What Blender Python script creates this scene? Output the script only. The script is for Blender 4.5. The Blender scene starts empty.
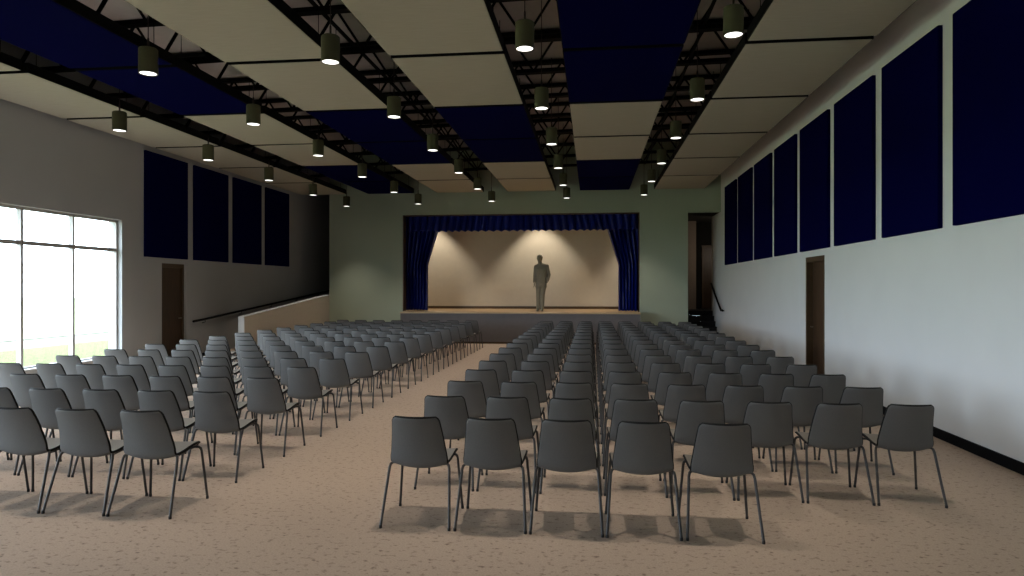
import bpy, bmesh, math, random
from mathutils import Vector, Matrix
random.seed(7)
S = bpy.context.scene
C = S.collection
PI = math.pi

# ------------------------------------------------------------------ materials
def new_mat(name):
    m = bpy.data.materials.new(name); m.use_nodes = True
    nt = m.node_tree
    return m, nt, nt.nodes['Principled BSDF']

def mat(name, col, rough=0.6, metal=0.0, noise=0.0, scale=8.0, bump=0.0, bscale=60.0, stretch=(1, 1, 1), sheen=0.0, spec=0.5):
    m, nt, b = new_mat(name)
    b.inputs['Base Color'].default_value = (*col, 1)
    b.inputs['Roughness'].default_value = rough
    b.inputs['Metallic'].default_value = metal
    b.inputs['Specular IOR Level'].default_value = spec
    if sheen:
        b.inputs['Sheen Weight'].default_value = sheen
        b.inputs['Sheen Roughness'].default_value = 0.4
    tc = nt.nodes.new('ShaderNodeTexCoord')
    mp = nt.nodes.new('ShaderNodeMapping'); mp.inputs['Scale'].default_value = stretch
    nt.links.new(tc.outputs['Object'], mp.inputs['Vector'])
    if noise:
        n = nt.nodes.new('ShaderNodeTexNoise'); n.inputs['Scale'].default_value = scale; n.inputs['Detail'].default_value = 4
        nt.links.new(mp.outputs[0], n.inputs['Vector'])
        r = nt.nodes.new('ShaderNodeValToRGB')
        r.color_ramp.elements[0].position = 0.3; r.color_ramp.elements[1].position = 0.7
        r.color_ramp.elements[0].color = (*[c * (1 - noise) for c in col], 1)
        r.color_ramp.elements[1].color = (*[min(1, c * (1 + noise)) for c in col], 1)
        nt.links.new(n.outputs['Fac'], r.inputs['Fac']); nt.links.new(r.outputs['Color'], b.inputs['Base Color'])
    if bump:
        n2 = nt.nodes.new('ShaderNodeTexNoise'); n2.inputs['Scale'].default_value = bscale; n2.inputs['Detail'].default_value = 3
        nt.links.new(mp.outputs[0], n2.inputs['Vector'])
        bp = nt.nodes.new('ShaderNodeBump'); bp.inputs['Strength'].default_value = bump; bp.inputs['Distance'].default_value = 0.01
        nt.links.new(n2.outputs['Fac'], bp.inputs['Height']); nt.links.new(bp.outputs['Normal'], b.inputs['Normal'])
    return m

def emit_mat(name, col, strength):
    m, nt, b = new_mat(name)
    b.inputs['Base Color'].default_value = (0.8, 0.8, 0.8, 1)
    b.inputs['Emission Color'].default_value = (*col, 1)
    b.inputs['Emission Strength'].default_value = strength
    return m

def carpet_mat():
    m, nt, b = new_mat('speckled_carpet')
    b.inputs['Roughness'].default_value = 0.95; b.inputs['Specular IOR Level'].default_value = 0.15
    tc = nt.nodes.new('ShaderNodeTexCoord')
    mp = nt.nodes.new('ShaderNodeMapping'); mp.inputs['Scale'].default_value = (0.72, 1.0, 1.0)
    nt.links.new(tc.outputs['Object'], mp.inputs['Vector'])
    n1 = nt.nodes.new('ShaderNodeTexNoise'); n1.inputs['Scale'].default_value = 30; n1.inputs['Detail'].default_value = 2.5; n1.inputs['Roughness'].default_value = 0.55
    nt.links.new(mp.outputs[0], n1.inputs['Vector'])
    r1 = nt.nodes.new('ShaderNodeValToRGB')
    r1.color_ramp.elements[0].position = 0.575; r1.color_ramp.elements[0].color = (0, 0, 0, 1)
    r1.color_ramp.elements[1].position = 0.70; r1.color_ramp.elements[1].color = (1, 1, 1, 1)
    nt.links.new(n1.outputs['Fac'], r1.inputs['Fac'])
    n2 = nt.nodes.new('ShaderNodeTexNoise'); n2.inputs['Scale'].default_value = 90; n2.inputs['Detail'].default_value = 3
    nt.links.new(tc.outputs['Object'], n2.inputs['Vector'])
    base = nt.nodes.new('ShaderNodeValToRGB')
    base.color_ramp.elements[0].position = 0.3; base.color_ramp.elements[0].color = (CARPET[0] * 0.86, CARPET[1] * 0.86, CARPET[2] * 0.86, 1)
    base.color_ramp.elements[1].position = 0.72; base.color_ramp.elements[1].color = (CARPET[0] * 1.1, CARPET[1] * 1.1, CARPET[2] * 1.1, 1)
    nt.links.new(n2.outputs['Fac'], base.inputs['Fac'])
    mx = nt.nodes.new('ShaderNodeMix'); mx.data_type = 'RGBA'
    nt.links.new(r1.outputs['Color'], mx.inputs[0])
    nt.links.new(base.outputs['Color'], mx.inputs[6])
    mx.inputs[7].default_value = (CARPET[0] * 0.50, CARPET[1] * 0.47, CARPET[2] * 0.47, 1)
    nt.links.new(mx.outputs[2], b.inputs['Base Color'])
    bp = nt.nodes.new('ShaderNodeBump'); bp.inputs['Strength'].default_value = 0.25; bp.inputs['Distance'].default_value = 0.005
    nt.links.new(n2.outputs['Fac'], bp.inputs['Height']); nt.links.new(bp.outputs['Normal'], b.inputs['Normal'])
    return m

def wood_mat(name, c1, c2, stretch, rough=0.45):
    m, nt, b = new_mat(name)
    b.inputs['Roughness'].default_value = rough
    tc = nt.nodes.new('ShaderNodeTexCoord')
    mp = nt.nodes.new('ShaderNodeMapping'); mp.inputs['Scale'].default_value = stretch
    nt.links.new(tc.outputs['Object'], mp.inputs['Vector'])
    n = nt.nodes.new('ShaderNodeTexNoise'); n.inputs['Scale'].default_value = 6; n.inputs['Detail'].default_value = 6; n.inputs['Distortion'].default_value = 0.6
    nt.links.new(mp.outputs[0], n.inputs['Vector'])
    r = nt.nodes.new('ShaderNodeValToRGB')
    r.color_ramp.elements[0].position = 0.35; r.color_ramp.elements[0].color = (*c1, 1)
    r.color_ramp.elements[1].position = 0.65; r.color_ramp.elements[1].color = (*c2, 1)
    nt.links.new(n.outputs['Fac'], r.inputs['Fac']); nt.links.new(r.outputs['Color'], b.inputs['Base Color'])
    return m

def glass_mat():
    m, nt, b = new_mat('window_glass'); nt.nodes.remove(b)
    out = nt.nodes['Material Output']
    tr = nt.nodes.new('ShaderNodeBsdfTransparent'); tr.inputs['Color'].default_value = (0.97, 0.985, 0.975, 1)
    gl = nt.nodes.new('ShaderNodeBsdfGlossy'); gl.inputs['Roughness'].default_value = 0.02
    mx = nt.nodes.new('ShaderNodeMixShader')
    mx.inputs[0].default_value = 0.05; nt.links.new(tr.outputs[0], mx.inputs[1]); nt.links.new(gl.outputs[0], mx.inputs[2])
    nt.links.new(mx.outputs[0], out.inputs['Surface'])
    return m

CARPET = (0.475, 0.37, 0.29)
M = {}
M['carpet'] = carpet_mat()
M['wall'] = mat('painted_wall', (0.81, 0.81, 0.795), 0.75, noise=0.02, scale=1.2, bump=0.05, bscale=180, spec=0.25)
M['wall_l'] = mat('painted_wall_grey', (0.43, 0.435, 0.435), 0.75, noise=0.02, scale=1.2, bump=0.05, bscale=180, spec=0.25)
M['wall_f'] = mat('stage_wall_bounce_tint', (0.40, 0.46, 0.355), 0.75, noise=0.02, scale=1.2, bump=0.05, bscale=180, spec=0.25)  # green bounce and shade put into the neutral wall colour
M['tan_wall'] = mat('tan_painted_ramp_wall', (0.50, 0.44, 0.355), 0.7, noise=0.02, bump=0.04, bscale=150, spec=0.2)
M['white_trim'] = mat('white_trim_paint', (0.82, 0.83, 0.84), 0.5, noise=0.02)
M['deck'] = mat('roof_deck', (0.62, 0.54, 0.50), 0.7, noise=0.06, scale=3)
M['steel'] = mat('black_painted_steel', (0.006, 0.0057, 0.005), 0.7, metal=0.0, noise=0.15, scale=6, spec=0.12)
M['black_base'] = mat('black_rubber_base', (0.006, 0.006, 0.007), 0.7, noise=0.1, scale=10, spec=0.08)
M['navy'] = mat('navy_fabric', (0.0012, 0.0016, 0.040), 0.95, noise=0.10, scale=120, bump=0.15, bscale=400, spec=0.02)
M['beige'] = mat('beige_fabric', (0.45, 0.42, 0.335), 0.9, noise=0.05, scale=14, bump=0.10, bscale=220, stretch=(0.25, 4, 1), spec=0.1)
M['pframe'] = mat('black_panel_edge', (0.004, 0.004, 0.0035), 0.7, noise=0.1, spec=0.1)
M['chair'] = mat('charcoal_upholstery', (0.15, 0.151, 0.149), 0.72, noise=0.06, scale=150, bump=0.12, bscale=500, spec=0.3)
M['seat'] = mat('toplit_seat_upholstery', (0.195, 0.178, 0.155), 0.75, noise=0.06, scale=150, bump=0.12, bscale=500, spec=0.3)  # same charcoal fabric, light from overhead put into the colour
M['edge'] = mat('shell_outline_shade', (0.012, 0.012, 0.012), 0.7, noise=0.05, spec=0.15)  # black for the shade outline drawn round each chair shell
M['tube'] = mat('dark_grey_tube', (0.055, 0.052, 0.051), 0.4, metal=0.2, noise=0.08, scale=20)
M['glide'] = mat('black_plastic_glide', (0.012, 0.012, 0.012), 0.5, noise=0.05)
M['lamp'] = mat('olive_bronze_housing', (0.085, 0.083, 0.042), 0.6, metal=0.0, spec=0.2, noise=0.05, scale=10)
M['cord'] = mat('dark_red_brown_cord', (0.03, 0.018, 0.015), 0.5, noise=0.05)
M['disc'] = emit_mat('lamp_diffuser', (1.0, 0.97, 0.94), 2.2)
M['door'] = wood_mat('brown_door_veneer', (0.036, 0.017, 0.007), (0.062, 0.031, 0.012), (6, 6, 0.5))
M['dframe'] = mat('brown_door_frame', (0.075, 0.043, 0.018), 0.5, noise=0.1, scale=12)
M['stage_floor'] = wood_mat('stage_boards', (0.36, 0.23, 0.12), (0.48, 0.32, 0.17), (0.4, 6, 1), 0.4)
M['stage_edge'] = wood_mat('stage_nosing', (0.50, 0.38, 0.22), (0.58, 0.44, 0.27), (0.4, 6, 1), 0.4)
M['stage_face'] = mat('grey_stage_face', (0.19, 0.18, 0.185), 0.8, noise=0.04, scale=8)
M['backdrop'] = mat('cream_backdrop', (0.64, 0.575, 0.475), 0.85, noise=0.02, spec=0.1)
M['curtain'] = mat('royal_blue_velvet', (0.004, 0.013, 0.20), 0.38, noise=0.15, scale=40, spec=0.45)
M['rubber'] = mat('dark_rubber_stair', (0.03, 0.029, 0.028), 0.9, noise=0.1, spec=0.05)
M['taupe'] = mat('taupe_passage_wall', (0.24, 0.19, 0.15), 0.8, noise=0.03)
M['dark_wall'] = mat('passage_wall_shade', (0.016, 0.015, 0.013), 0.8, noise=0.05, spec=0.15)  # darkness of the unlit recess put into the wall colour
M['grass'] = mat('short_grass', (0.105, 0.118, 0.050), 0.95, noise=0.25, scale=9, bump=0.4, bscale=40, spec=0.05)
M['paving'] = mat('pale_paving', (0.125, 0.118, 0.09), 0.9, noise=0.04, scale=2)
M['far_paving'] = mat('pale_far_paving', (0.47, 0.52, 0.28), 0.9, noise=0.04, scale=2)
M['kerb'] = mat('grey_kerb', (0.08, 0.08, 0.055), 0.9, noise=0.05)
M['metal_w'] = mat('bronze_window_frame', (0.40, 0.38, 0.365), 0.5, metal=0.0, noise=0.03)
M['glass'] = glass_mat()
M['figure'] = mat('olive_grey_figure', (0.33, 0.305, 0.235), 0.85, noise=0.04, scale=20, spec=0.1)
M['steel_hw'] = mat('brushed_steel_hardware', (0.35, 0.33, 0.30), 0.35, metal=0.9, noise=0.05)

# ------------------------------------------------------------------ mesh helpers
def box(bm, x0, x1, y0, y1, z0, z1):
    v = [bm.verts.new((x, y, z)) for x in (x0, x1) for y in (y0, y1) for z in (z0, z1)]
    for f in ((0, 1, 3, 2), (4, 6, 7, 5), (0, 4, 5, 1), (2, 3, 7, 6), (0, 2, 6, 4), (1, 5, 7, 3)):
        bm.faces.new([v[i] for i in f])
    return v

def prism_y(bm, pts, y0, y1):
    """polygon in x-z, extruded along y"""
    a = [bm.verts.new((x, y0, z)) for x, z in pts]; b = [bm.verts.new((x, y1, z)) for x, z in pts]
    n = len(pts)
    bm.faces.new(a); bm.faces.new(b[::-1])
    for i in range(n):
        bm.faces.new((a[i], b[i], b[(i + 1) % n], a[(i + 1) % n]))

def prism_x(bm, pts, x0, x1):
    """polygon in y-z, extruded along x"""
    a = [bm.verts.new((x0, y, z)) for y, z in pts]; b = [bm.verts.new((x1, y, z)) for y, z in pts]
    n = len(pts)
    bm.faces.new(a); bm.faces.new(b[::-1])
    for i in range(n):
        bm.faces.new((a[i], b[i], b[(i + 1) % n], a[(i + 1) % n]))

def tube(bm, pts, r, seg=8, cap=True):
    pts = [Vector(p) for p in pts]
    n = len(pts)
    rs = r if isinstance(r, (list, tuple)) else [r] * n
    rings = []
    up = None
    for i in range(n):
        if i == 0: t = pts[1] - pts[0]
        elif i == n - 1: t = pts[-1] - pts[-2]
        else: t = (pts[i] - pts[i - 1]).normalized() + (pts[i + 1] - pts[i]).normalized()
        t.normalize()
        if up is None:
            up = Vector((0, 0, 1)) if abs(t.z) < 0.9 else Vector((1, 0, 0))
        u = (up - t * up.dot(t)).normalized(); w = t.cross(u)
        up = u
        rings.append([bm.verts.new(pts[i] + (u * math.cos(2 * PI * k / seg) + w * math.sin(2 * PI * k / seg)) * rs[i]) for k in range(seg)])
    for a, b in zip(rings, rings[1:]):
        for k in range(seg):
            bm.faces.new((a[k], a[(k + 1) % seg], b[(k + 1) % seg], b[k]))
    if cap:
        bm.faces.new(rings[0][::-1]); bm.faces.new(rings[-1])

def lathe(bm, prof, seg=24, c=(0, 0, 0)):
    rings = []
    for r, z in prof:
        if r < 1e-6:
            rings.append([bm.verts.new((c[0], c[1], c[2] + z))])
        else:
            rings.append([bm.verts.new((c[0] + r * math.cos(2 * PI * k / seg), c[1] + r * math.sin(2 * PI * k / seg), c[2] + z)) for k in range(seg)])
    for a, b in zip(rings, rings[1:]):
        for k in range(seg):
            k2 = (k + 1) % seg
            if len(a) == 1 and len(b) == 1: continue
            if len(a) == 1: bm.faces.new((a[0], b[k2], b[k]))
            elif len(b) == 1: bm.faces.new((a[k], a[k2], b[0]))
            else: bm.faces.new((a[k], a[k2], b[k2], b[k]))

def bevel_all(bm, w, seg=2):
    bmesh.ops.bevel(bm, geom=list(bm.edges), offset=w, segments=seg, affect='EDGES', profile=0.5, clamp_overlap=True)

def obj(name, bm, m, parent=None, smooth=False, loc=None):
    bmesh.ops.recalc_face_normals(bm, faces=list(bm.faces))
    me = bpy.data.meshes.new(name); bm.to_mesh(me); bm.free()
    me.materials.append(M[m] if isinstance(m, str) else m)
    if smooth:
        for p in me.polygons: p.use_smooth = True
        try: me.set_sharp_from_angle(angle=math.radians(40))
        except Exception: pass
    o = bpy.data.objects.new(name, me); C.objects.link(o)
    if loc: o.location = loc
    if parent: o.parent = parent
    return o

def BM(): return bmesh.new()

def tag(o, label=None, cat=None, group=None, kind=None):
    if label: o['label'] = label
    if cat: o['category'] = cat
    if group: o['group'] = group
    if kind: o['kind'] = kind
    return o

def thing(name, label, cat, loc=(0, 0, 0), rz=0, group=None, kind=None):
    o = bpy.data.objects.new(name, None); C.objects.link(o)
    o.empty_display_size = 0.1
    o.location = loc; o.rotation_euler = (0, 0, rz)
    return tag(o, label, cat, group, kind)

def copy_tree(o, parent=None):
    c = o.copy(); C.objects.link(c)
    if parent: c.parent = parent
    for ch in list(o.children): copy_tree(ch, c)
    return c

ORD = ['first', 'second', 'third', 'fourth', 'fifth', 'sixth', 'seventh', 'eighth', 'ninth', 'tenth', 'eleventh',
       'twelfth', 'thirteenth', 'fourteenth', 'fifteenth', 'sixteenth']

# ------------------------------------------------------------------ room dimensions (metres; x right, y towards stage)
XL, XR = -9.5, 3.9
YB, YF = -5.0, 21.4          # wall behind the seats, stage wall
YE = 28.0
def deck(x): return 6.15 + 0.0208 * (x + 0.3)
WY0, WY1, WZ0, WZ1 = -1.105, 12.875, 0.30, 3.08      # window opening
DH = 2.256

# floor
bm = BM(); box(bm, XL - 0.3, 5.6, YB - 0.3, YE + 0.3, -0.2, 0)
tag(obj('floor', bm, 'carpet'), 'beige carpet floor with dark brown specks', 'floor', kind='structure')
# ceiling (steel roof deck with ribs)
bm = BM()
prism_y(bm, [(XL - 0.3, deck(XL - 0.3)), (5.6, deck(5.6)), (5.6, deck(5.6) + 0.25), (XL - 0.3, deck(XL - 0.3) + 0.25)], YB - 0.3, YE + 0.3)
tag(obj('ceiling', bm, 'deck'), 'brown grey roof deck above the joists', 'ceiling', kind='structure')

# left wall with window and door openings
bm = BM()
T = 0.3; zt = deck(XL)
DL0, DL1 = 14.17, 15.10
def wl(y0, y1, z0, z1): box(bm, XL - T, XL, y0, y1, z0, z1)
wl(YB, WY0, 0, zt); wl(WY0, WY1, 0, WZ0); wl(WY0, WY1, WZ1, zt); wl(WY1, DL0, 0, zt)
wl(DL0, DL1, DH, zt); wl(DL1, YE, 0, zt)
box(bm, XL - T, XL - 0.16, DL0, DL1, 0, DH)
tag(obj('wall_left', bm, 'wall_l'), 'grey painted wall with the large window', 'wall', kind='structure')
# right wall
bm = BM()
DR0, DR1 = 12.06, 13.06
YRE = 22.8
ztr = deck(XR)
def wr(y0, y1, z0, z1): box(bm, XR, XR + 0.25, y0, y1, z0, z1)
wr(YB, DR0, 0, ztr); wr(DR0, DR1, DH, ztr); wr(DR1, YRE, 0, ztr)
box(bm, XR + 0.14, XR + 0.25, DR0, DR1, 0, DH)
tag(obj('wall_right', bm, 'wall'), 'pale painted wall with a row of navy panels', 'wall', kind='structure')
# wall behind the seats
bm = BM(); prism_y(bm, [(XL, 0), (XR, 0), (XR, deck(XR)), (XL, deck(XL))], YB - 0.25, YB)
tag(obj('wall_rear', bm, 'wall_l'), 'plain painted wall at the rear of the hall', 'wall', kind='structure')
# stage wall with proscenium and stair opening
PX0, PX1, PZ = -6.045, 1.457, 4.04
SX0, SZ = 2.92, 4.03
RX = -8.5
WT = 0.3
STZ = 0.96
bm = BM()
def wf(x0, x1, z0, z1=None):
    if z1 is None: prism_y(bm, [(x0, z0), (x1, z0), (x1, deck(x1)), (x0, deck(x0))], YF, YF + WT)
    else: prism_y(bm, [(x0, z0), (x1, z0), (x1, z1), (x0, z1)], YF, YF + WT)
wf(RX, PX0, 0); wf(PX0, PX1, PZ); wf(PX1, SX0, 0); wf(SX0, XR, SZ)
tag(obj('wall_front', bm, 'wall_f'), 'wall around the stage opening, tinted for shade and green bounce', 'wall', kind='structure')
# side and end of the ramp passage
bm = BM()
prism_y(bm, [(XL, 0), (RX + 0.2, 0), (RX + 0.2, deck(RX)), (XL, deck(XL))], YE, YE + 0.25)
box(bm, RX, RX + 0.2, YF + WT, YE, 0, deck(RX))
tag(obj('wall_passage', bm, 'wall_l'), 'grey wall of the passage past the ramp', 'wall', kind='structure')
# ramp and its low wall
bm = BM(); prism_x(bm, [(16.0, 0.0), (27.5, STZ), (YE, STZ), (YE, 0.0)], XL, RX - 0.14)
tag(obj('floor_ramp', bm, 'carpet'), 'carpeted ramp rising along the left wall', 'ramp', kind='structure')
bm = BM(); prism_x(bm, [(15.93, 0), (YF, 0), (YF, 1.465), (15.93, 0.985)], RX - 0.14, RX)
o = tag(obj('wall_ramp', bm, 'tan_wall'), 'low tan wall with sloping top beside the ramp', 'wall', kind='structure')
bm = BM(); box(bm, RX - 0.15, RX + 0.004, 15.905, 15.93, 0, 0.98)
prism_x(bm, [(15.905, 0.983), (YF, 1.466), (YF, 1.482), (15.905, 0.999)], RX - 0.15, RX + 0.004)
obj('end_cap', bm, 'white_trim', o)

# baseboards
bm = BM(); box(bm, XR - 0.015, XR, YB, DR0, 0, 0.11); box(bm, XR - 0.015, XR, DR1, 21.45, 0, 0.11)
tag(obj('baseboard_right', bm, 'black_base'), 'black baseboard along the pale wall', 'baseboard', kind='structure')
bm = BM(); box(bm, XL, XL + 0.015, YB, DL0, 0, 0.11); box(bm, XL, XL + 0.015, DL1, 15.9, 0, 0.11)
tag(obj('baseboard_left', bm, 'black_base'), 'black baseboard along the window wall', 'baseboard', kind='structure')
bm = BM(); box(bm, RX, PX0, YF - 0.015, YF, 0, 0.11); box(bm, PX1, SX0, YF - 0.015, YF, 0, 0.11)
tag(obj('baseboard_front', bm, 'black_base'), 'black baseboard along the stage wall', 'baseboard', kind='structure')

# ------------------------------------------------------------------ window
win = thing('window_1', 'tall bronze framed window bank looking onto grass', 'window', (XL - 0.09, 0, 0), kind='structure')
FX = 0.0
bm = BM()
fw = 0.05; fd = 0.075
box(bm, -fd, 0, WY0, WY1, WZ0, WZ0 + fw); box(bm, -fd, 0, WY0, WY1, WZ1 - fw, WZ1)
box(bm, -fd, 0, WY0, WY0 + fw, WZ0 + fw, WZ1 - fw); box(bm, -fd, 0, WY1 - fw, WY1, WZ0 + fw, WZ1 - fw)
obj('window_frame', bm, 'metal_w', win)
nb = 12; pit = (WY1 - WY0) / nb; TRZ = 2.47
for i in range(1, nb):
    bm = BM(); y = WY0 + i * pit - 0.02; box(bm, -fd - 0.02, 0.0, y - 0.026, y + 0.026, WZ0 + fw, WZ1 - fw); bevel_all(bm, 0.003, 1)
    obj('mullion', bm, 'metal_w', win)
bm = BM(); box(bm, -fd + 0.01, -0.004, WY0 + fw, WY1 - fw, TRZ - 0.034, TRZ + 0.034); obj('transom', bm, 'metal_w', win)
for i in range(nb):
    y0 = WY0 + i * pit + 0.006 if i else WY0 + fw
    y1 = WY0 + (i + 1) * pit - 0.046 if i < nb - 1 else WY1 - fw
    for z0, z1 in ((WZ0 + fw, TRZ - 0.034), (TRZ + 0.034, WZ1 - fw)):
        bm = BM(); box(bm, -0.045, -0.039, y0, y1, z0, z1); obj('pane', bm, 'glass', win)
bm = BM(); box(bm, XL - 0.088, XL + 0.015, WY0, WY1, WZ0 - 0.001, WZ0 + 0.022); bevel_all(bm, 0.004, 1)
tag(obj('trim_1', bm, 'white_trim'), 'white window sill board', 'sill', kind='structure')

# ------------------------------------------------------------------ doors
def door(name, side, x, y0, y1, label, rec):
    s = side                                  # +1: opens to +x (right wall), -1: left wall
    t = thing(name, label, 'door', (x, (y0 + y1) / 2, 0), kind='structure')
    h = (y1 - y0) / 2
    bm = BM()
    a, b_ = sorted((s * rec, s * 0.138))
    for (p, q, r, u) in ((-h, -h + 0.07, 0, DH), (h - 0.07, h, 0, DH), (-h + 0.07, h - 0.07, DH - 0.09, DH)):
        box(bm, a, b_, p, q, r, u)
    obj('door_frame', bm, 'dframe', t)
    bm = BM(); a, b_ = sorted((s * 0.095, s * 0.132)); box(bm, a, b_, -h + 0.072, h - 0.072, 0.006, DH - 0.092); bevel_all(bm, 0.002, 1)
    leaf = obj('door_leaf', bm, 'door', t)
    bm = BM(); tube(bm, [(s * 0.085, h - 0.14, 1.0), (s * 0.04, h - 0.14, 1.0), (s * 0.035, h - 0.15, 1.0), (s * 0.035, h - 0.26, 1.0)], 0.009)
    lathe(bm, [(0, 0), (0.026, 0), (0.026, 0.008), (0, 0.008)], 16)
    obj('door_handle', bm, 'steel_hw', leaf, smooth=True)
    return t
# rosette built flat above, so keep it simple: handle only
door('door_1', -1, XL, DL0, DL1, 'brown wooden door in the grey window wall', 0.065)
door('door_2', 1, XR, DR0, DR1, 'brown wooden door in the pale wall below navy panels', -0.008)

# ------------------------------------------------------------------ stage
st = thing('stage', 'raised stage platform with dark grey front and wooden boards', 'stage', (0, 0, 0), kind='structure')
YS = 20.62; YBK = 24.2
SXA, SXB = -5.90, 1.435
bm = BM(); box(bm, SXA, SXB, YS, YS + 0.03, 0, STZ - 0.04); box(bm, SXA, SXA + 0.03, YS + 0.03, YF, 0, STZ - 0.04); box(bm, SXB - 0.03, SXB, YS + 0.03, YF, 0, STZ - 0.04)
obj('stage_front', bm, 'stage_face', st)
bm = BM(); box(bm, SXA, SXB, YS + 0.02, YF, STZ - 0.04, STZ)
box(bm, PX0 + 0.01, PX1 - 0.01, YF, YF + WT, STZ - 0.04, STZ)
box(bm, -7.6, 2.7, YF + WT, YBK, STZ - 0.04, STZ)
obj('stage_boards', bm, 'stage_floor', st)
bm = BM(); box(bm, SXA - 0.01, SXB + 0.01, YS - 0.015, YS + 0.02, STZ - 0.045, STZ + 0.004); bevel_all(bm, 0.006, 2)
obj('nosing', bm, 'stage_edge', st)
bm = BM(); box(bm, SXA, SXB, YS - 0.012, YS, 0, 0.06); obj('base_strip', bm, 'dframe', st)
bm = BM(); box(bm, -7.6, 2.7, YBK, YBK + 0.15, 0, 5.6)
bk = tag(obj('wall_backdrop', bm, 'backdrop'), 'cream rear wall of the stage washed by spotlights', 'wall', kind='structure')
bm = BM(); box(bm, -7.6, 2.7, YBK - 0.018, YBK, STZ, STZ + 0.09)
tag(obj('baseboard_stage', bm, 'dframe'), 'brown baseboard at the rear of the stage', 'baseboard', kind='structure')
bm = BM(); box(bm, -7.75, -7.6, YF + WT, YBK + 0.15, 0, 5.6); box(bm, 2.7, SX0, YF + WT, YBK + 0.15, 0, 5.6)
tag(obj('wall_wings', bm, 'taupe'), 'dark side walls of the stage wings', 'wall', kind='structure')
bm = BM(); box(bm, -7.75, SX0, YF + WT, YBK + 0.15, 5.6, 5.7)
tag(obj('ceiling_stage', bm, 'taupe'), 'dark ceiling above the stage', 'ceiling', kind='structure')

bm = BM()
for a_, b_ in ((PX0, PX0 + 0.02), (PX1 - 0.02, PX1)): box(bm, a_, b_, YF - 0.004, YF + WT + 0.004, STZ + 0.002, PZ - 0.02)
box(bm, PX0, PX1, YF - 0.004, YF + WT + 0.004, PZ - 0.02, PZ)
tag(obj('trim_3', bm, 'dframe'), 'brown lining boards of the stage opening', 'trim', kind='structure')
# curtains -------------------------------------------------------------
def cloth(name, top, bot_fn, nx, nz, amp, folds, y, mat_, side, parent=None):
    pass
ZC0, ZC1 = 2.45, 3.52
YC = YF + WT + 0.33
def drape(label, xo, sgn):
    bm = BM(); nx, nz = 120, 46
    zt_, zb = PZ + 0.12, STZ + 0.012
    grid = []
    for j in range(nz + 1):
        z = zt_ + (zb - zt_) * j / nz
        OUT = 0.16
        if z > ZC1: w = 1.0 + (z - ZC1) * 0.33
        elif z > ZC0:
            k = (z - ZC0) / (ZC1 - ZC0); w = 0.665 + (1.0 - 0.665) * k
        else: w = 0.665
        row = []
        for i in range(nx + 1):
            s = i / nx
            ph = s * 8 * 2 * PI + 0.5 * math.sin(s * 9)
            a = 0.085
            yy = YC + a * math.sin(ph) + 0.012 * math.sin(3.1 * ph + z * 1.3)
            row.append(bm.verts.new((xo - sgn * OUT + sgn * s * (w + OUT), yy, z)))
        grid.append(row)
    for a, b in zip(grid, grid[1:]):
        for i in range(nx): bm.faces.new((a[i], a[i + 1], b[i + 1], b[i]))
    o = obj('stage_curtain', bm, 'curtain', smooth=True)
    md = o.modifiers.new('t', 'SOLIDIFY'); md.thickness = 0.008
    return tag(o, label, 'curtain', 'blue curtains of the stage')
drape('royal blue pleated drape at the end of the stage nearer the ramp', PX0 + 0.0, 1)
drape('royal blue pleated drape at the end of the stage nearer the stairs', PX1 + 0.05, -1)
bm = BM(); nx = 660; nz = 12
x0, x1 = PX0 + 0.05, PX1 - 0.05
grid = []
for j in range(nz + 1):
    k = j / nz
    row = []
    for i in range(nx + 1):
        s = i / nx
        ph = s * 33 * 2 * PI + 0.8 * math.sin(s * 23)
        # the pleats lean outwards towards both ends as they hang
        lean = 0.14 * k * (2 * s - 1) * (1 - abs(2 * s - 1)) * 3
        z = PZ + 0.10 - k * 0.60 - (0.018 * k * math.cos(ph))
        row.append(bm.verts.new((x0 + (x1 - x0) * s + lean, YC - 0.215 + (0.07 + 0.11 * k) * (0.5 - abs(math.sin(ph / 2)) ** 0.8), z)))
    grid.append(row)
for a, b in zip(grid, grid[1:]):
    for i in range(nx): bm.faces.new((a[i], a[i + 1], b[i + 1], b[i]))
o = obj('stage_valance', bm, 'curtain', smooth=True)
md = o.modifiers.new('t', 'SOLIDIFY'); md.thickness = 0.008
tag(o, 'royal blue pleated valance hanging across the top of the stage opening', 'curtain')

# ------------------------------------------------------------------ stairs and passage beside the stage
bm = BM()
nst = 6; tr = 0.25; rs = STZ / nst
ys = YRE - tr * (nst - 1)
for i in range(nst):
    box(bm, SX0 + 0.005, XR - 0.005, ys + tr * i - 0.02, (YRE + 0.0) if i < nst - 1 else 25.2, rs * i + (0.001 if i else 0), rs * (i + 1) - 0.03)
so = thing('stairs', 'dark steps climbing through the opening beside the stage', 'stairs', (0, 0, 0), kind='structure')
obj('riser', bm, 'rubber', so)
bm = BM()
for i in range(nst):
    box(bm, SX0 + 0.005, XR - 0.005, ys + tr * i - 0.045, ys + tr * (i + 1) if i < nst - 1 else 25.2, rs * (i + 1) - 0.03, rs * (i + 1))
box(bm, XR - 0.005, 5.2, YRE, 25.2, 0.0, STZ)
obj('tread', bm, 'rubber', so)
bm = BM()
box(bm, SX0, 3.60, 24.35, 24.5, STZ, SZ)
tag(obj('wall_landing', bm, 'taupe'), 'taupe end wall at the top of the steps', 'wall', kind='structure')
bm = BM(); box(bm, 3.56, 3.6, 24.5, 25.2, STZ, SZ)
box(bm, 3.6, 5.35, 25.2, 25.35, STZ, SZ)
box(bm, 5.2, 5.35, YRE, 25.2, 0, SZ)
box(bm, XR + 0.25, 5.35, YRE - 0.15, YRE, 0, SZ)
tag(obj('wall_stairs', bm, 'dark_wall'), 'passage walls at the top of the steps, darkened for shade', 'wall', kind='structure')
bm = BM(); box(bm, SX0, 5.35, YF + WT, 25.35, SZ, SZ + 0.1)
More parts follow.
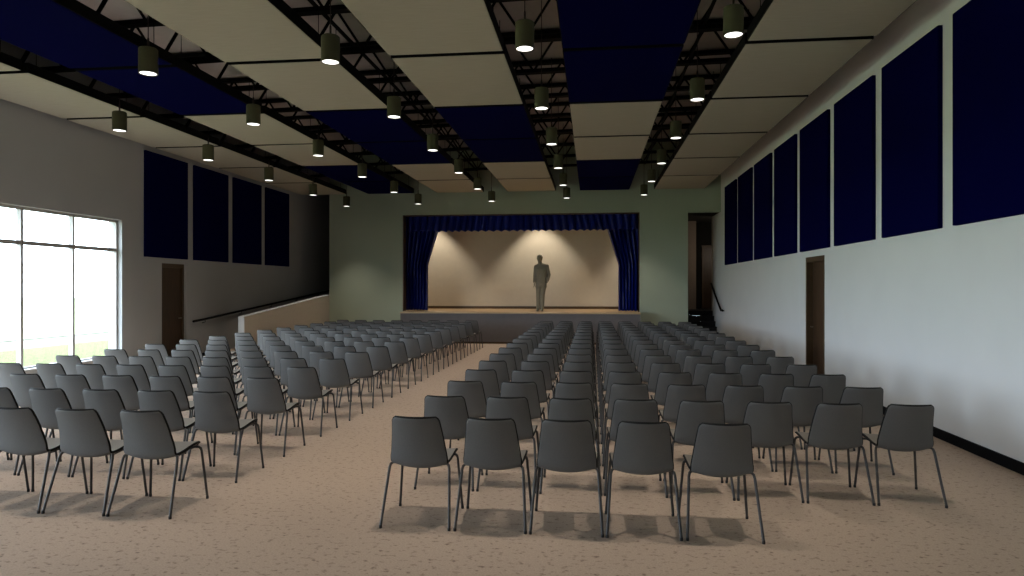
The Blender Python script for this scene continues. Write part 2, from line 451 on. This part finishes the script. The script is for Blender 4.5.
tag(obj('ceiling_stairs', bm, 'dark_wall'), 'passage ceiling above the steps, darkened for shade', 'ceiling', kind='structure')
bm = BM(); box(bm, XR - 0.03, XR, YRE - 0.04, YRE + 0.01, STZ, SZ); tag(obj('trim_2', bm, 'tan_wall'), 'thin tan corner trim of the stair opening', 'trim', kind='structure')
t = thing('door_3', 'brown door at the end of the passage above the steps', 'door', (4.42, 25.2, STZ), kind='structure')
bm = BM(); box(bm, -0.44, 0.44, -0.03, 0.0, 0.005, 2.2); obj('door_leaf', bm, 'door', t)
bm = BM(); box(bm, -0.50, -0.44, -0.05, 0, 0, 2.27); box(bm, 0.44, 0.50, -0.05, 0, 0, 2.27); box(bm, -0.44, 0.44, -0.05, 0, 2.2, 2.27); obj('door_frame', bm, 'dframe', t)

def handrail(label, pts, r, brs, wx):
    t = thing('handrail', label, 'handrail', pts[0])
    o0 = Vector(pts[0])
    bm = BM(); tube(bm, [Vector(p) - o0 for p in pts], r, 10); obj('rail', bm, 'steel', t, smooth=True)
    for p in brs:
        p = Vector(p) - o0; w = wx - o0.x
        bm = BM(); tube(bm, [p, p + Vector((0, 0, -0.07)), (w, p.y, p.z - 0.09)], 0.008, 6)
        obj('bracket', bm, 'steel', t, smooth=True)
def rr(y): return 0.933 + (y - 15.69) * 0.0835
hx = XL + 0.08
handrail('long black handrail along the ramp on the window wall',
         [(hx, 15.25, 0.905), (hx, 15.69, 0.933), (hx, 21.0, rr(21)), (hx, 27.0, rr(27)), (hx, 27.3, rr(27) + 0.005)], 0.029,
         [(hx, y, rr(y)) for y in (15.75, 17.5, 19.25, 21.0, 22.75, 24.5, 26.2)], XL)
hx = XR - 0.07
handrail('short black handrail beside the steps on the pale wall',
         [(hx, 20.72, 1.03), (hx, 21.0, 1.03), (hx, 21.15, 1.10), (hx, 22.72, 1.84)], 0.03, [(hx, 21.2, 1.12), (hx, 22.4, 1.69)], XR)

# ------------------------------------------------------------------ roof joists and bridging
joist_y = [10.2 + 1.52 * k for k in range(-2, 8)]
JB, JT = 5.47, 6.12
def bz(x): return JB + 0.0208 * (x + 0.3)
def tz(x): return JT + 0.0208 * (x + 0.3)
first = None
for n, y in enumerate(joist_y):
    lab = 'black steel bar joist under the roof deck, %s from the stage' % ORD[len(joist_y) - 1 - n]
    if first is None:
        first = t = thing('roof_joist', lab, 'joist', (0, y, 0), group='bar joists under the roof deck')
        xa, xb = XL + 0.002, XR - 0.002
        for nm, fz in (('bottom_chord', bz), ('top_chord', tz)):
            bm = BM(); s = 0.06
            prism_y(bm, [(xa, fz(xa) - s), (xb, fz(xb) - s), (xb, fz(xb)), (xa, fz(xa))], -0.07, 0.07)
            obj(nm, bm, 'steel', t)
        bm = BM(); x = xa + 0.1; k = 0; pts = []
        while x < xb - 0.05:
            pts.append((x, 0, (bz(x) - 0.02) if k % 2 == 0 else (tz(x) - 0.03))); x += 0.42; k += 1
        tube(bm, pts, 0.036, 6)
        obj('web', bm, 'steel', t)
    else:
        t = copy_tree(first); t.location = (0, y, 0); t['label'] = lab
for x, lab in ((-3.62, 'black steel bridging rod on the joists above the third lamp line from the window wall'),
               (1.62, 'black steel bridging rod on the joists above the lamp line nearest the pale wall')):
    bm = BM(); box(bm, x - 0.02, x + 0.02, 6.8, 21.35, bz(x) + 0.001, bz(x) + 0.041)
    tag(obj('bridging_bar', bm, 'steel'), lab, 'bridging', 'bridging rods of the roof')

# ------------------------------------------------------------------ ceiling panels (clouds)
CZ = 4.73; CT = 0.15
PITX = 0.743 * 3.03 / 0.9932; PW = 0.498 * 3.03 / 0.9932
CX = [0.126 * 3.03 / 0.9932 + PITX * (i - 4) for i in range(6)]
CX[5] = 0.869 * 3.03 / 0.9932; CX[0] = -2.838 * 3.03 / 0.9932
PL = 2.53; GAPY = 0.105
BLUE = {1: (0, 1, 4, 5), 2: (2, 3), 3: (2, 3), 4: (0, 1, 4, 5)}
STRIP = ['first', 'second', 'third', 'fourth', 'fifth', 'sixth']
def make_cloud(blue, gap):
    t = thing('ceiling_panel', None, 'ceiling panel', group='acoustic panels hung from the ceiling')
    w, l = PW / 2, (PL - gap) / 2
    bm = BM(); box(bm, -w + 0.012, w - 0.012, -l + 0.012, l - 0.012, 0, CT - 0.02); bevel_all(bm, 0.006, 2)
    obj('fabric_face', bm, 'navy' if blue else 'beige', t)
    bm = BM()
    box(bm, -w, -w + 0.014, -l, l, 0.008, CT); box(bm, w - 0.014, w, -l, l, 0.008, CT)
    box(bm, -w + 0.014, w - 0.014, -l, -l + 0.014, 0.008, CT); box(bm, -w + 0.014, w - 0.014, l - 0.014, l, 0.008, CT)
    obj('edge_frame', bm, 'pframe', t)
    for sx in (-1, 1):
        for sy in (-1, 1):
            bm = BM(); tube(bm, [(sx * (w - 0.1), sy * (l - 0.25), CT - 0.02), (sx * (w - 0.1), sy * (l - 0.25), JB - CZ - 0.2)], 0.005, 6)
            obj('hanger_rod', bm, 'steel', t)
    return t
protos = {}
for c in range(6):
    for k in range(-1, 6):
        blue = k in BLUE.get(c, ()) or (k == -1 and c in (2, 3))
        if blue not in protos:
            protos[blue] = t = make_cloud(blue, GAPY)
        else:
            t = copy_tree(protos[blue])
        t.location = (CX[c], 6.19 + PL * (k + 0.5), CZ)
        t['label'] = '%s acoustic ceiling panel, %s strip from the window wall, %s from the stage' % (
            'navy blue' if blue else 'beige', STRIP[c], ORD[5 - k])

# ------------------------------------------------------------------ pendant lamps
LX = [-7.484, -5.235, -2.985, -0.742, 1.507]
LZ = [1.7 + d for d in (2.507, 2.545, 2.594, 2.655, 2.712)]
LY = [7.55 + 2.535 * k for k in range(-1, 6)]
LR, LH = 0.106, 0.30
lamp0 = None
lampdata = []
for c in range(5):
    top = bz(LX[c]) - 0.061 - LZ[c]
    for k, y in enumerate(LY):
        lab = 'cylinder pendant lamp, %s lamp line from the window wall, %s lamp from the stage' % (STRIP[c], ORD[len(LY) - 1 - k])
        if lamp0 is None:
            t = lamp0 = thing('pendant_lamp', lab, 'pendant lamp', group='cylinder pendant lamps in the ceiling gaps')
            bm = BM(); lathe(bm, [(LR - 0.012, 0.02), (LR - 0.012, 0.0), (LR, 0.0), (LR, LH - 0.012), (LR - 0.012, LH), (0, LH)], 32)
            obj('housing', bm, 'lamp', t, smooth=True)
            bm = BM(); lathe(bm, [(0, 0.006), (LR - 0.0125, 0.006), (LR - 0.0125, 0.016), (0, 0.016)], 32)
            obj('diffuser', bm, 'disc', t)
            bm = BM(); tube(bm, [(0, 0, LH), (0, 0, LH + 0.02), (0, 0, LH + 0.021), (0, 0, LH + 0.11), (0, 0, LH + 0.13)], [0.02, 0.02, 0.012, 0.012, 0.006], 10)
            obj('neck', bm, 'cord', t, smooth=True)
            bm = BM(); tube(bm, [(0, 0, LH + 0.12), (0, 0, top + 0.55)], 0.006, 6)
            obj('cord', bm, 'cord', t)
        else:
            t = copy_tree(lamp0); t['label'] = lab
        t.location = (LX[c], y, LZ[c])
        lampdata.append((LX[c], y, LZ[c]))

# ------------------------------------------------------------------ acoustic wall panels
def wall_panel(x, y0, w, sgn, label, group):
    bm = BM(); box(bm, *sorted((x, x + sgn * 0.055)), y0, y0 + w, 2.37, 4.645); bevel_all(bm, 0.008, 2)
    tag(obj('wall_panel', bm, 'navy'), label, 'wall panel', group)
for k in range(8):
    wall_panel(XR, 6.334 + 1.813 * k, 1.505, -1, 'tall navy fabric wall panel on the pale wall, %s from the stage' % ORD[7 - k], 'navy panels on the pale wall')
for k in range(4):
    wall_panel(XL, 13.55 + 1.805 * k, 1.53, 1, 'tall navy fabric panel on the grey window wall, %s from the window' % ORD[k], 'navy panels on the window wall')

# ------------------------------------------------------------------ chairs
def lerp_table(tab, s):
    for (a, va), (b, vb) in zip(tab, tab[1:]):
        if s <= b:
            k = (s - a) / (b - a); k = k * k * (3 - 2 * k) if False else k
            return va + (vb - va) * k
    return tab[-1][1]
def catmull(pts, n):
    out = []
    P = [pts[0]] + list(pts) + [pts[-1]]
    segs = len(pts) - 1
    for i in range(n + 1):
        u = i / n * segs; k = min(int(u), segs - 1); f = u - k
        p0, p1, p2, p3 = (Vector(P[k + j]) for j in range(4))
        out.append(0.5 * ((2 * p1) + (p2 - p0) * f + (2 * p0 - 5 * p1 + 4 * p2 - p3) * f * f + (3 * p1 - p0 - 3 * p2 + p3) * f ** 3))
    return out
def shell(rows, nx=14, th=0.016, corner_top=None):
    """rows: list of (centre y, z, half width, edge dy, edge dz); a curved sheet"""
    bm = BM(); grid = []
    for (y, z, w, dy, dz) in rows:
        r = []
        for i in range(nx + 1):
            s = -1 + 2 * i / nx
            s = math.sin(s * PI / 2 * 0.9) / math.sin(PI / 2 * 0.9)
            q = s * s
            r.append(bm.verts.new((s * w, y + dy * q, z + dz * q)))
        grid.append(r)
    for a, b in zip(grid, grid[1:]):
        for i in range(nx): bm.faces.new((a[i], a[i + 1], b[i + 1], b[i]))
    return bm

def back_rows():
    rows = []
    prof = catmull([(0.0, 0.185, 0.404), (0.0, 0.140, 0.406), (0.0, 0.108, 0.438), (0.0, 0.076, 0.56), (0.0, 0.036, 0.68), (0.0, -0.012, 0.786)], 30)
    for i, p in enumerate(prof):
        z = p.z
        if z < 0.47: w = 0.204
        else: w = 0.204 - (z - 0.47) * 0.128
        # rounded top corners
        if z > 0.758:
            d = (z - 0.758) / 0.03; w -= 0.03 * (1 - math.sqrt(max(0, 1 - d * d)))
        k = max(0, min(1, (z - 0.402) / 0.10))
        dy = 0.012 + 0.022 * k; dz = 0.034 * (1 - k)
        rows.append((p.y, z, w, dy, dz))
    return rows
def seat_rows():
    rows = []
    prof = catmull([(0, 0.185, 0.404), (0, 0.23, 0.414), (0, 0.33, 0.442), (0, 0.42, 0.456), (0, 0.465, 0.450), (0, 0.483, 0.432)], 20)
    for p in prof:
        s = (p.y - 0.185) / 0.298
        w = 0.204 + 0.014 * math.sin(min(1, s) * PI * 0.7)
        if p.y > 0.44: w -= 0.035 * ((p.y - 0.44) / 0.043) ** 2
        rows.append((p.y, p.z, w, 0.012 * (1 - s) - 0.02 * s, 0.034 * (1 - s) + 0.012 * s))
    return rows
def make_chair():
    t = thing('stacking_chair', None, 'chair')
    for nm, rows in (('backrest', back_rows()), ('seat', seat_rows())):
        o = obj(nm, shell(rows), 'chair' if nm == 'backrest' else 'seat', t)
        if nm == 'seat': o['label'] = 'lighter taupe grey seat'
        for p in o.data.polygons: p.use_smooth = True
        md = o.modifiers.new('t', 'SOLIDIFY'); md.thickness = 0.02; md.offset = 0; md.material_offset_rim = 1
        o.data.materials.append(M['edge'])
        md = o.modifiers.new('b', 'BEVEL'); md.width = 0.006; md.segments = 2; md.limit_method = 'ANGLE'; md.angle_limit = math.radians(50)
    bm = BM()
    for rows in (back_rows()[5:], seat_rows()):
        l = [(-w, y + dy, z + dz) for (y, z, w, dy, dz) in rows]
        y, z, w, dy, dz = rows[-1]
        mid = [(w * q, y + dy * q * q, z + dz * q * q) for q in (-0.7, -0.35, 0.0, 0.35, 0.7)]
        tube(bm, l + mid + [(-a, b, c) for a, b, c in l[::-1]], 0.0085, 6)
    obj('outline_shade', bm, 'edge', t, smooth=True)  # added tube that draws edge shade as a dark outline
    for s in (-1, 1):
        bm = BM()
        tube(bm, [(s * 0.2475, 0.0, 0.012), (s * 0.2205, 0.130, 0.398), (s * 0.215, 0.139, 0.420), (s * 0.202, 0.153, 0.430), (s * 0.178, 0.185, 0.421), (s * 0.165, 0.22, 0.409)], 0.0100, 10)
        leg = obj('leg', bm, 'tube', t, smooth=True)
        bm = BM(); lathe(bm, [(0, 0), (0.011, 0), (0.0115, 0.012), (0.0105, 0.022), (0, 0.022)], 10, (s * 0.2475, 0, 0)); obj('glide', bm, 'glide', leg, smooth=True)
        bm = BM()
        tube(bm, [(s * 0.2465, 0.495, 0.012), (s * 0.2165, 0.462, 0.395), (s * 0.212, 0.456, 0.415), (s * 0.200, 0.445, 0.428), (s * 0.178, 0.425, 0.432), (s * 0.165, 0.39, 0.428)], 0.0100, 10)
        leg = obj('leg', bm, 'tube', t, smooth=True)
        bm = BM(); lathe(bm, [(0, 0), (0.011, 0), (0.0115, 0.012), (0.0105, 0.022), (0, 0.022)], 10, (s * 0.2465, 0.495, 0)); obj('glide', bm, 'glide', leg, smooth=True)
    bm = BM()
    for s in (-1, 1): tube(bm, [(s * 0.165, 0.22, 0.409), (s * 0.165, 0.30, 0.416), (s * 0.165, 0.39, 0.428)], 0.0092, 8)
    for y, z in ((0.235, 0.409), (0.37, 0.426)): tube(bm, [(-0.165, y, z), (0.165, y, z)], 0.008, 8)
    obj('seat_frame', bm, 'tube', t, smooth=True)
    return t
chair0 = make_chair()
used = False
ROW0, ROWP = 4.70, 0.932
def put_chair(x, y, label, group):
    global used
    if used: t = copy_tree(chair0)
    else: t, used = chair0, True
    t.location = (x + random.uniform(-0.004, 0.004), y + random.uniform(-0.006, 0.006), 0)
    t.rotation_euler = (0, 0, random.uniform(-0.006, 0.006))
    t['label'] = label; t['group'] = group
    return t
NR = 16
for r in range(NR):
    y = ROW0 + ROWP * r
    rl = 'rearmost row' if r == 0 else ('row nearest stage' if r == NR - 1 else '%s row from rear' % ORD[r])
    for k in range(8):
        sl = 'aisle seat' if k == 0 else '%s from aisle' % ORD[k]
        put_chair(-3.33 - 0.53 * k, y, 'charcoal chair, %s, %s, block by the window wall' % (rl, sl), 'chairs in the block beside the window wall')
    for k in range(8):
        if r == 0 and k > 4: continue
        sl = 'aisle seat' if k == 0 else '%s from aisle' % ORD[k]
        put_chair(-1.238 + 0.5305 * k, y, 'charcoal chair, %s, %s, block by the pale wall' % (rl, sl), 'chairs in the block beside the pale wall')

# ------------------------------------------------------------------ person on the stage
def ball(bm, c, r, sub=2):
    r = (r, r, r) if not isinstance(r, (tuple, list)) else r
    ret = bmesh.ops.create_icosphere(bm, subdivisions=sub, radius=1.0)
    for v in ret['verts']:
        v.co = Vector((v.co.x * r[0] + c[0], v.co.y * r[1] + c[1], v.co.z * r[2] + c[2]))
def hull(bm, balls, sub=2):
    b2 = BM()
    for c, r in balls: ball(b2, c, r, sub)
    bmesh.ops.convex_hull(b2, input=list(b2.verts))
    loose = [v for v in b2.verts if not v.link_faces]
    bmesh.ops.delete(b2, geom=loose, context='VERTS')
    me = bpy.data.meshes.new('tmp'); b2.to_mesh(me); b2.free(); bm.from_mesh(me); bpy.data.meshes.remove(me)
def chain(bm, pts, sub=2):
    for a, b in zip(pts, pts[1:]): hull(bm, [a, b], sub)
def remeshed(name, bm, m, parent, vox=0.009, smooth=4):
    o = obj(name, bm, m, parent)
    md = o.modifiers.new('r', 'REMESH'); md.mode = 'VOXEL'; md.voxel_size = vox; md.use_smooth_shade = True
    md = o.modifiers.new('s', 'SMOOTH'); md.factor = 0.5; md.iterations = smooth
    return o
pr = thing('person', 'person as a plain olive grey silhouette standing on the stage, hand in pocket', 'person', (-1.625, 21.98, STZ))
bm = BM()
# legs (hip, knee, ankle), facing the hall (-y)
HL, KL, AL = (-0.085, 0, 0.93), (-0.095, -0.02, 0.50), (-0.105, 0.02, 0.10)
HR, KR, AR = (0.085, 0, 0.93), (0.045, -0.035, 0.50), (0.03, 0.0, 0.10)
for h, k, a in ((HL, KL, AL), (HR, KR, AR)):
    chain(bm, [(h, 0.088), (k, 0.056), ((a[0], a[1], a[2] + 0.22), 0.053), (a, 0.038)])
    hull(bm, [((a[0], a[1] + 0.02, 0.045), (0.036, 0.04, 0.04)), ((a[0] - 0.01, a[1] - 0.12, 0.035), (0.042, 0.05, 0.03)), ((a[0] - 0.012, a[1] - 0.18, 0.028), (0.036, 0.04, 0.024)), (a, 0.036)])
# trunk
hull(bm, [((0, 0, 0.94), (0.155, 0.105, 0.09)), ((0, 0, 1.10), (0.135, 0.095, 0.06))])
hull(bm, [((0, 0, 1.10), (0.135, 0.095, 0.06)), ((0, 0, 1.36), (0.165, 0.11, 0.08)), ((-0.17, 0.0, 1.45), 0.052), ((0.16, 0.0, 1.45), 0.052)])
hull(bm, [((-0.02, 0.01, 1.47), (0.12, 0.07, 0.05)), ((-0.03, 0.0, 1.52), 0.058)])
chain(bm, [((-0.03, 0.0, 1.50), 0.068), ((-0.048, -0.01, 1.60), 0.064)])
# head with a face
hc = (-0.052, -0.02, 1.70)
hull(bm, [((hc[0], 0.015, 1.705), (0.088, 0.10, 0.105)), ((hc[0], -0.05, 1.605), (0.056, 0.052, 0.042))], 3)
hull(bm, [((hc[0], -0.098, 1.715), 0.010), ((hc[0], -0.122, 1.675), 0.013), ((hc[0], -0.09, 1.668), 0.018)])
ball(bm, (hc[0], -0.093, 1.637), (0.026, 0.010, 0.008))
for s in (-1, 1):
    ball(bm, (hc[0] + s * 0.084, 0.01, 1.69), (0.012, 0.022, 0.032))
    ball(bm, (hc[0] + s * 0.031, -0.088, 1.705), (0.015, 0.010, 0.009))
# arms
SL, EL, WL = (-0.172, 0.0, 1.42), (-0.205, 0.02, 1.14), (-0.222, -0.03, 0.92)
SR, ER, WR = (0.178, 0.0, 1.44), (0.244, 0.05, 1.16), (0.195, -0.05, 0.96)
for s, e, w in ((SL, EL, WL), (SR, ER, WR)):
    chain(bm, [(s, 0.056), (e, 0.042), (w, 0.029)])
def hand(w, d, side):
    d = Vector(d).normalized(); w = Vector(w)
    f = Vector((0, -1, 0)); f = (f - d * f.dot(d)).normalized()          # across the palm
    n = d.cross(f)                                                   # curl direction axis
    palm = [w + d * 0.03, w + d * 0.095]
    hull(bm, [(tuple(palm[0]), 0.026), (tuple(palm[1] + f * 0.028), 0.014), (tuple(palm[1] - f * 0.028), 0.014)])
    for i, L in enumerate((0.066, 0.076, 0.070, 0.054)):
        b = palm[1] + f * (0.033 - i * 0.021)
        m1 = b + d * L * 0.5 + n * side * 0.008; e = m1 + d * L * 0.45 + n * side * 0.026
        chain(bm, [(tuple(b), 0.0095), (tuple(m1), 0.009), (tuple(e), 0.0085)], 1)
    b = w + d * 0.035 + f * 0.025
    m1 = b + d * 0.03 + f * 0.024 + n * side * 0.008; e = m1 + d * 0.032 + f * 0.006 + n * side * 0.008
    chain(bm, [(tuple(b), 0.012), (tuple(m1), 0.0105), (tuple(e), 0.0095)], 1)
hand(WL, (0.0, -0.12, -1), 1)
hand(WR, (-0.35, 0.0, -1), -1)
body = remeshed('body', bm, 'figure', pr, 0.0065, 2)
bm = BM()
hull(bm, [((hc[0], 0.03, 1.735), (0.093, 0.095, 0.084)), ((hc[0], 0.05, 1.68), (0.088, 0.062, 0.08)), ((hc[0] - 0.01, -0.06, 1.775), (0.05, 0.035, 0.022))], 3)
remeshed('hair', bm, 'figure', pr, 0.008, 3)
bm = BM()
hull(bm, [((0, 0, 0.88), (0.192, 0.118, 0.03)), ((0, 0, 1.02), (0.186, 0.118, 0.04))])
hull(bm, [((0, 0, 1.02), (0.186, 0.118, 0.04)), ((0, 0, 1.14), (0.180, 0.116, 0.04))])
hull(bm, [((0, 0, 1.14), (0.180, 0.116, 0.04)), ((0, 0, 1.34), (0.19, 0.124, 0.06)), ((-0.165, 0.0, 1.42), 0.064), ((0.168, 0.0, 1.445), 0.064), ((-0.03, 0.02, 1.525), (0.085, 0.07, 0.03))])
for s, e, w in ((SL, EL, WL), (SR, ER, WR)):
    chain(bm, [(s, 0.071), (e, 0.057), (tuple(Vector(w).lerp(Vector(e), 0.08)), 0.044)])
remeshed('jacket', bm, 'figure', pr, 0.009, 3)
bm = BM()
hull(bm, [((0, 0, 0.93), (0.178, 0.112, 0.08)), ((-0.095, 0, 0.80), 0.1), ((0.085, 0, 0.80), 0.1)])
for h, k, a in ((HL, KL, AL), (HR, KR, AR)):
    chain(bm, [(h, 0.098), (k, 0.072), ((a[0], a[1], a[2] - 0.01), 0.062)])
remeshed('trousers', bm, 'figure', pr, 0.009, 3)
for a in (AL, AR):
    bm = BM()
    hull(bm, [((a[0], a[1] + 0.03, 0.036), (0.042, 0.045, 0.036)), ((a[0] - 0.01, a[1] - 0.12, 0.034), (0.048, 0.055, 0.034)), ((a[0] - 0.012, a[1] - 0.20, 0.026), (0.040, 0.045, 0.026)), ((a[0], a[1], 0.085), 0.042)], 3)
    obj('shoe', bm, 'figure', pr, smooth=True)

# ------------------------------------------------------------------ outside
bm = BM(); box(bm, -16.3, XL - T, -25, 60, -0.25, -0.06)
tag(obj('lawn', bm, 'grass'), 'short green grass outside the window', 'grass', kind='stuff')
bm = BM(); box(bm, -19.0, -16.3, -25, 60, -0.25, -0.065)
tag(obj('path', bm, 'paving'), 'pale path across the grass outside', 'path', kind='structure')
bm = BM(); box(bm, -19.3, -19.0, -25, 60, -0.25, -0.04)
tag(obj('kerb', bm, 'kerb'), 'thin kerb beyond the pale path', 'kerb', kind='structure')
bm = BM(); box(bm, -90, -19.3, -60, 120, -0.25, -0.06)
tag(obj('pavement', bm, 'far_paving'), 'pale open paving far outside', 'paving', kind='structure')

# ------------------------------------------------------------------ light
w = bpy.data.worlds.new('sky'); S.world = w; w.use_nodes = True
bg = w.node_tree.nodes['Background']
bg.inputs['Color'].default_value = (0.80, 0.92, 1.08, 1); bg.inputs['Strength'].default_value = 13
def light(name, kind, loc, energy, col, rot=(0, 0, 0), **kw):
    d = bpy.data.lights.new(name, kind); d.energy = energy; d.color = col
    for k, v in kw.items(): setattr(d, k, v)
    o = bpy.data.objects.new(name, d); C.objects.link(o); o.location = loc; o.rotation_euler = rot
    return o
p = light('window_portal', 'AREA', (XL - 0.28, (WY0 + WY1) / 2, (WZ0 + WZ1) / 2), 1, (1, 1, 1), (0, -PI / 2, 0), shape='RECTANGLE', size=WZ1 - WZ0, size_y=WY1 - WY0)
p.data.cycles.is_portal = True
LAMP_P = 160
for (x, y, z) in lampdata:
    light('lamp_beam', 'SPOT', (x, y, z - 0.004), LAMP_P, (1.0, 0.89, 0.77), spot_size=math.radians(76), spot_blend=0.7, shadow_soft_size=0.06)
for x in (-5.75, -1.82, 2.1):
    light('stage_spot', 'SPOT', (x, YBK - 0.9, 4.95), 330, (1.0, 0.88, 0.70), spot_size=math.radians(82), spot_blend=0.5, shadow_soft_size=0.05)

light('passage_fill', 'POINT', (4.6, 23.3, 2.9), 16, (1.0, 0.85, 0.68), shadow_soft_size=0.1)  # added unseen fill to brighten the passage, no fixture modelled
# ------------------------------------------------------------------ camera
cd = bpy.data.cameras.new('camera'); cam = bpy.data.objects.new('camera', cd); C.objects.link(cam)
cd.sensor_width = 36; cd.lens = 24
cam.location = (0, 0, 1.7)
cam.rotation_euler = (PI / 2, 0, math.atan(80 / 682.67))
S.camera = cam
S.view_settings.view_transform = 'Standard'; S.view_settings.look = 'None'
S.view_settings.exposure = 0.0; S.view_settings.gamma = 1.0
S.view_settings.use_curve_mapping = False
S.cycles.max_bounces = 10; S.cycles.diffuse_bounces = 6; S.cycles.transparent_max_bounces = 12
S.cycles.use_denoising = True
S.cycles.sample_clamp_indirect = 4
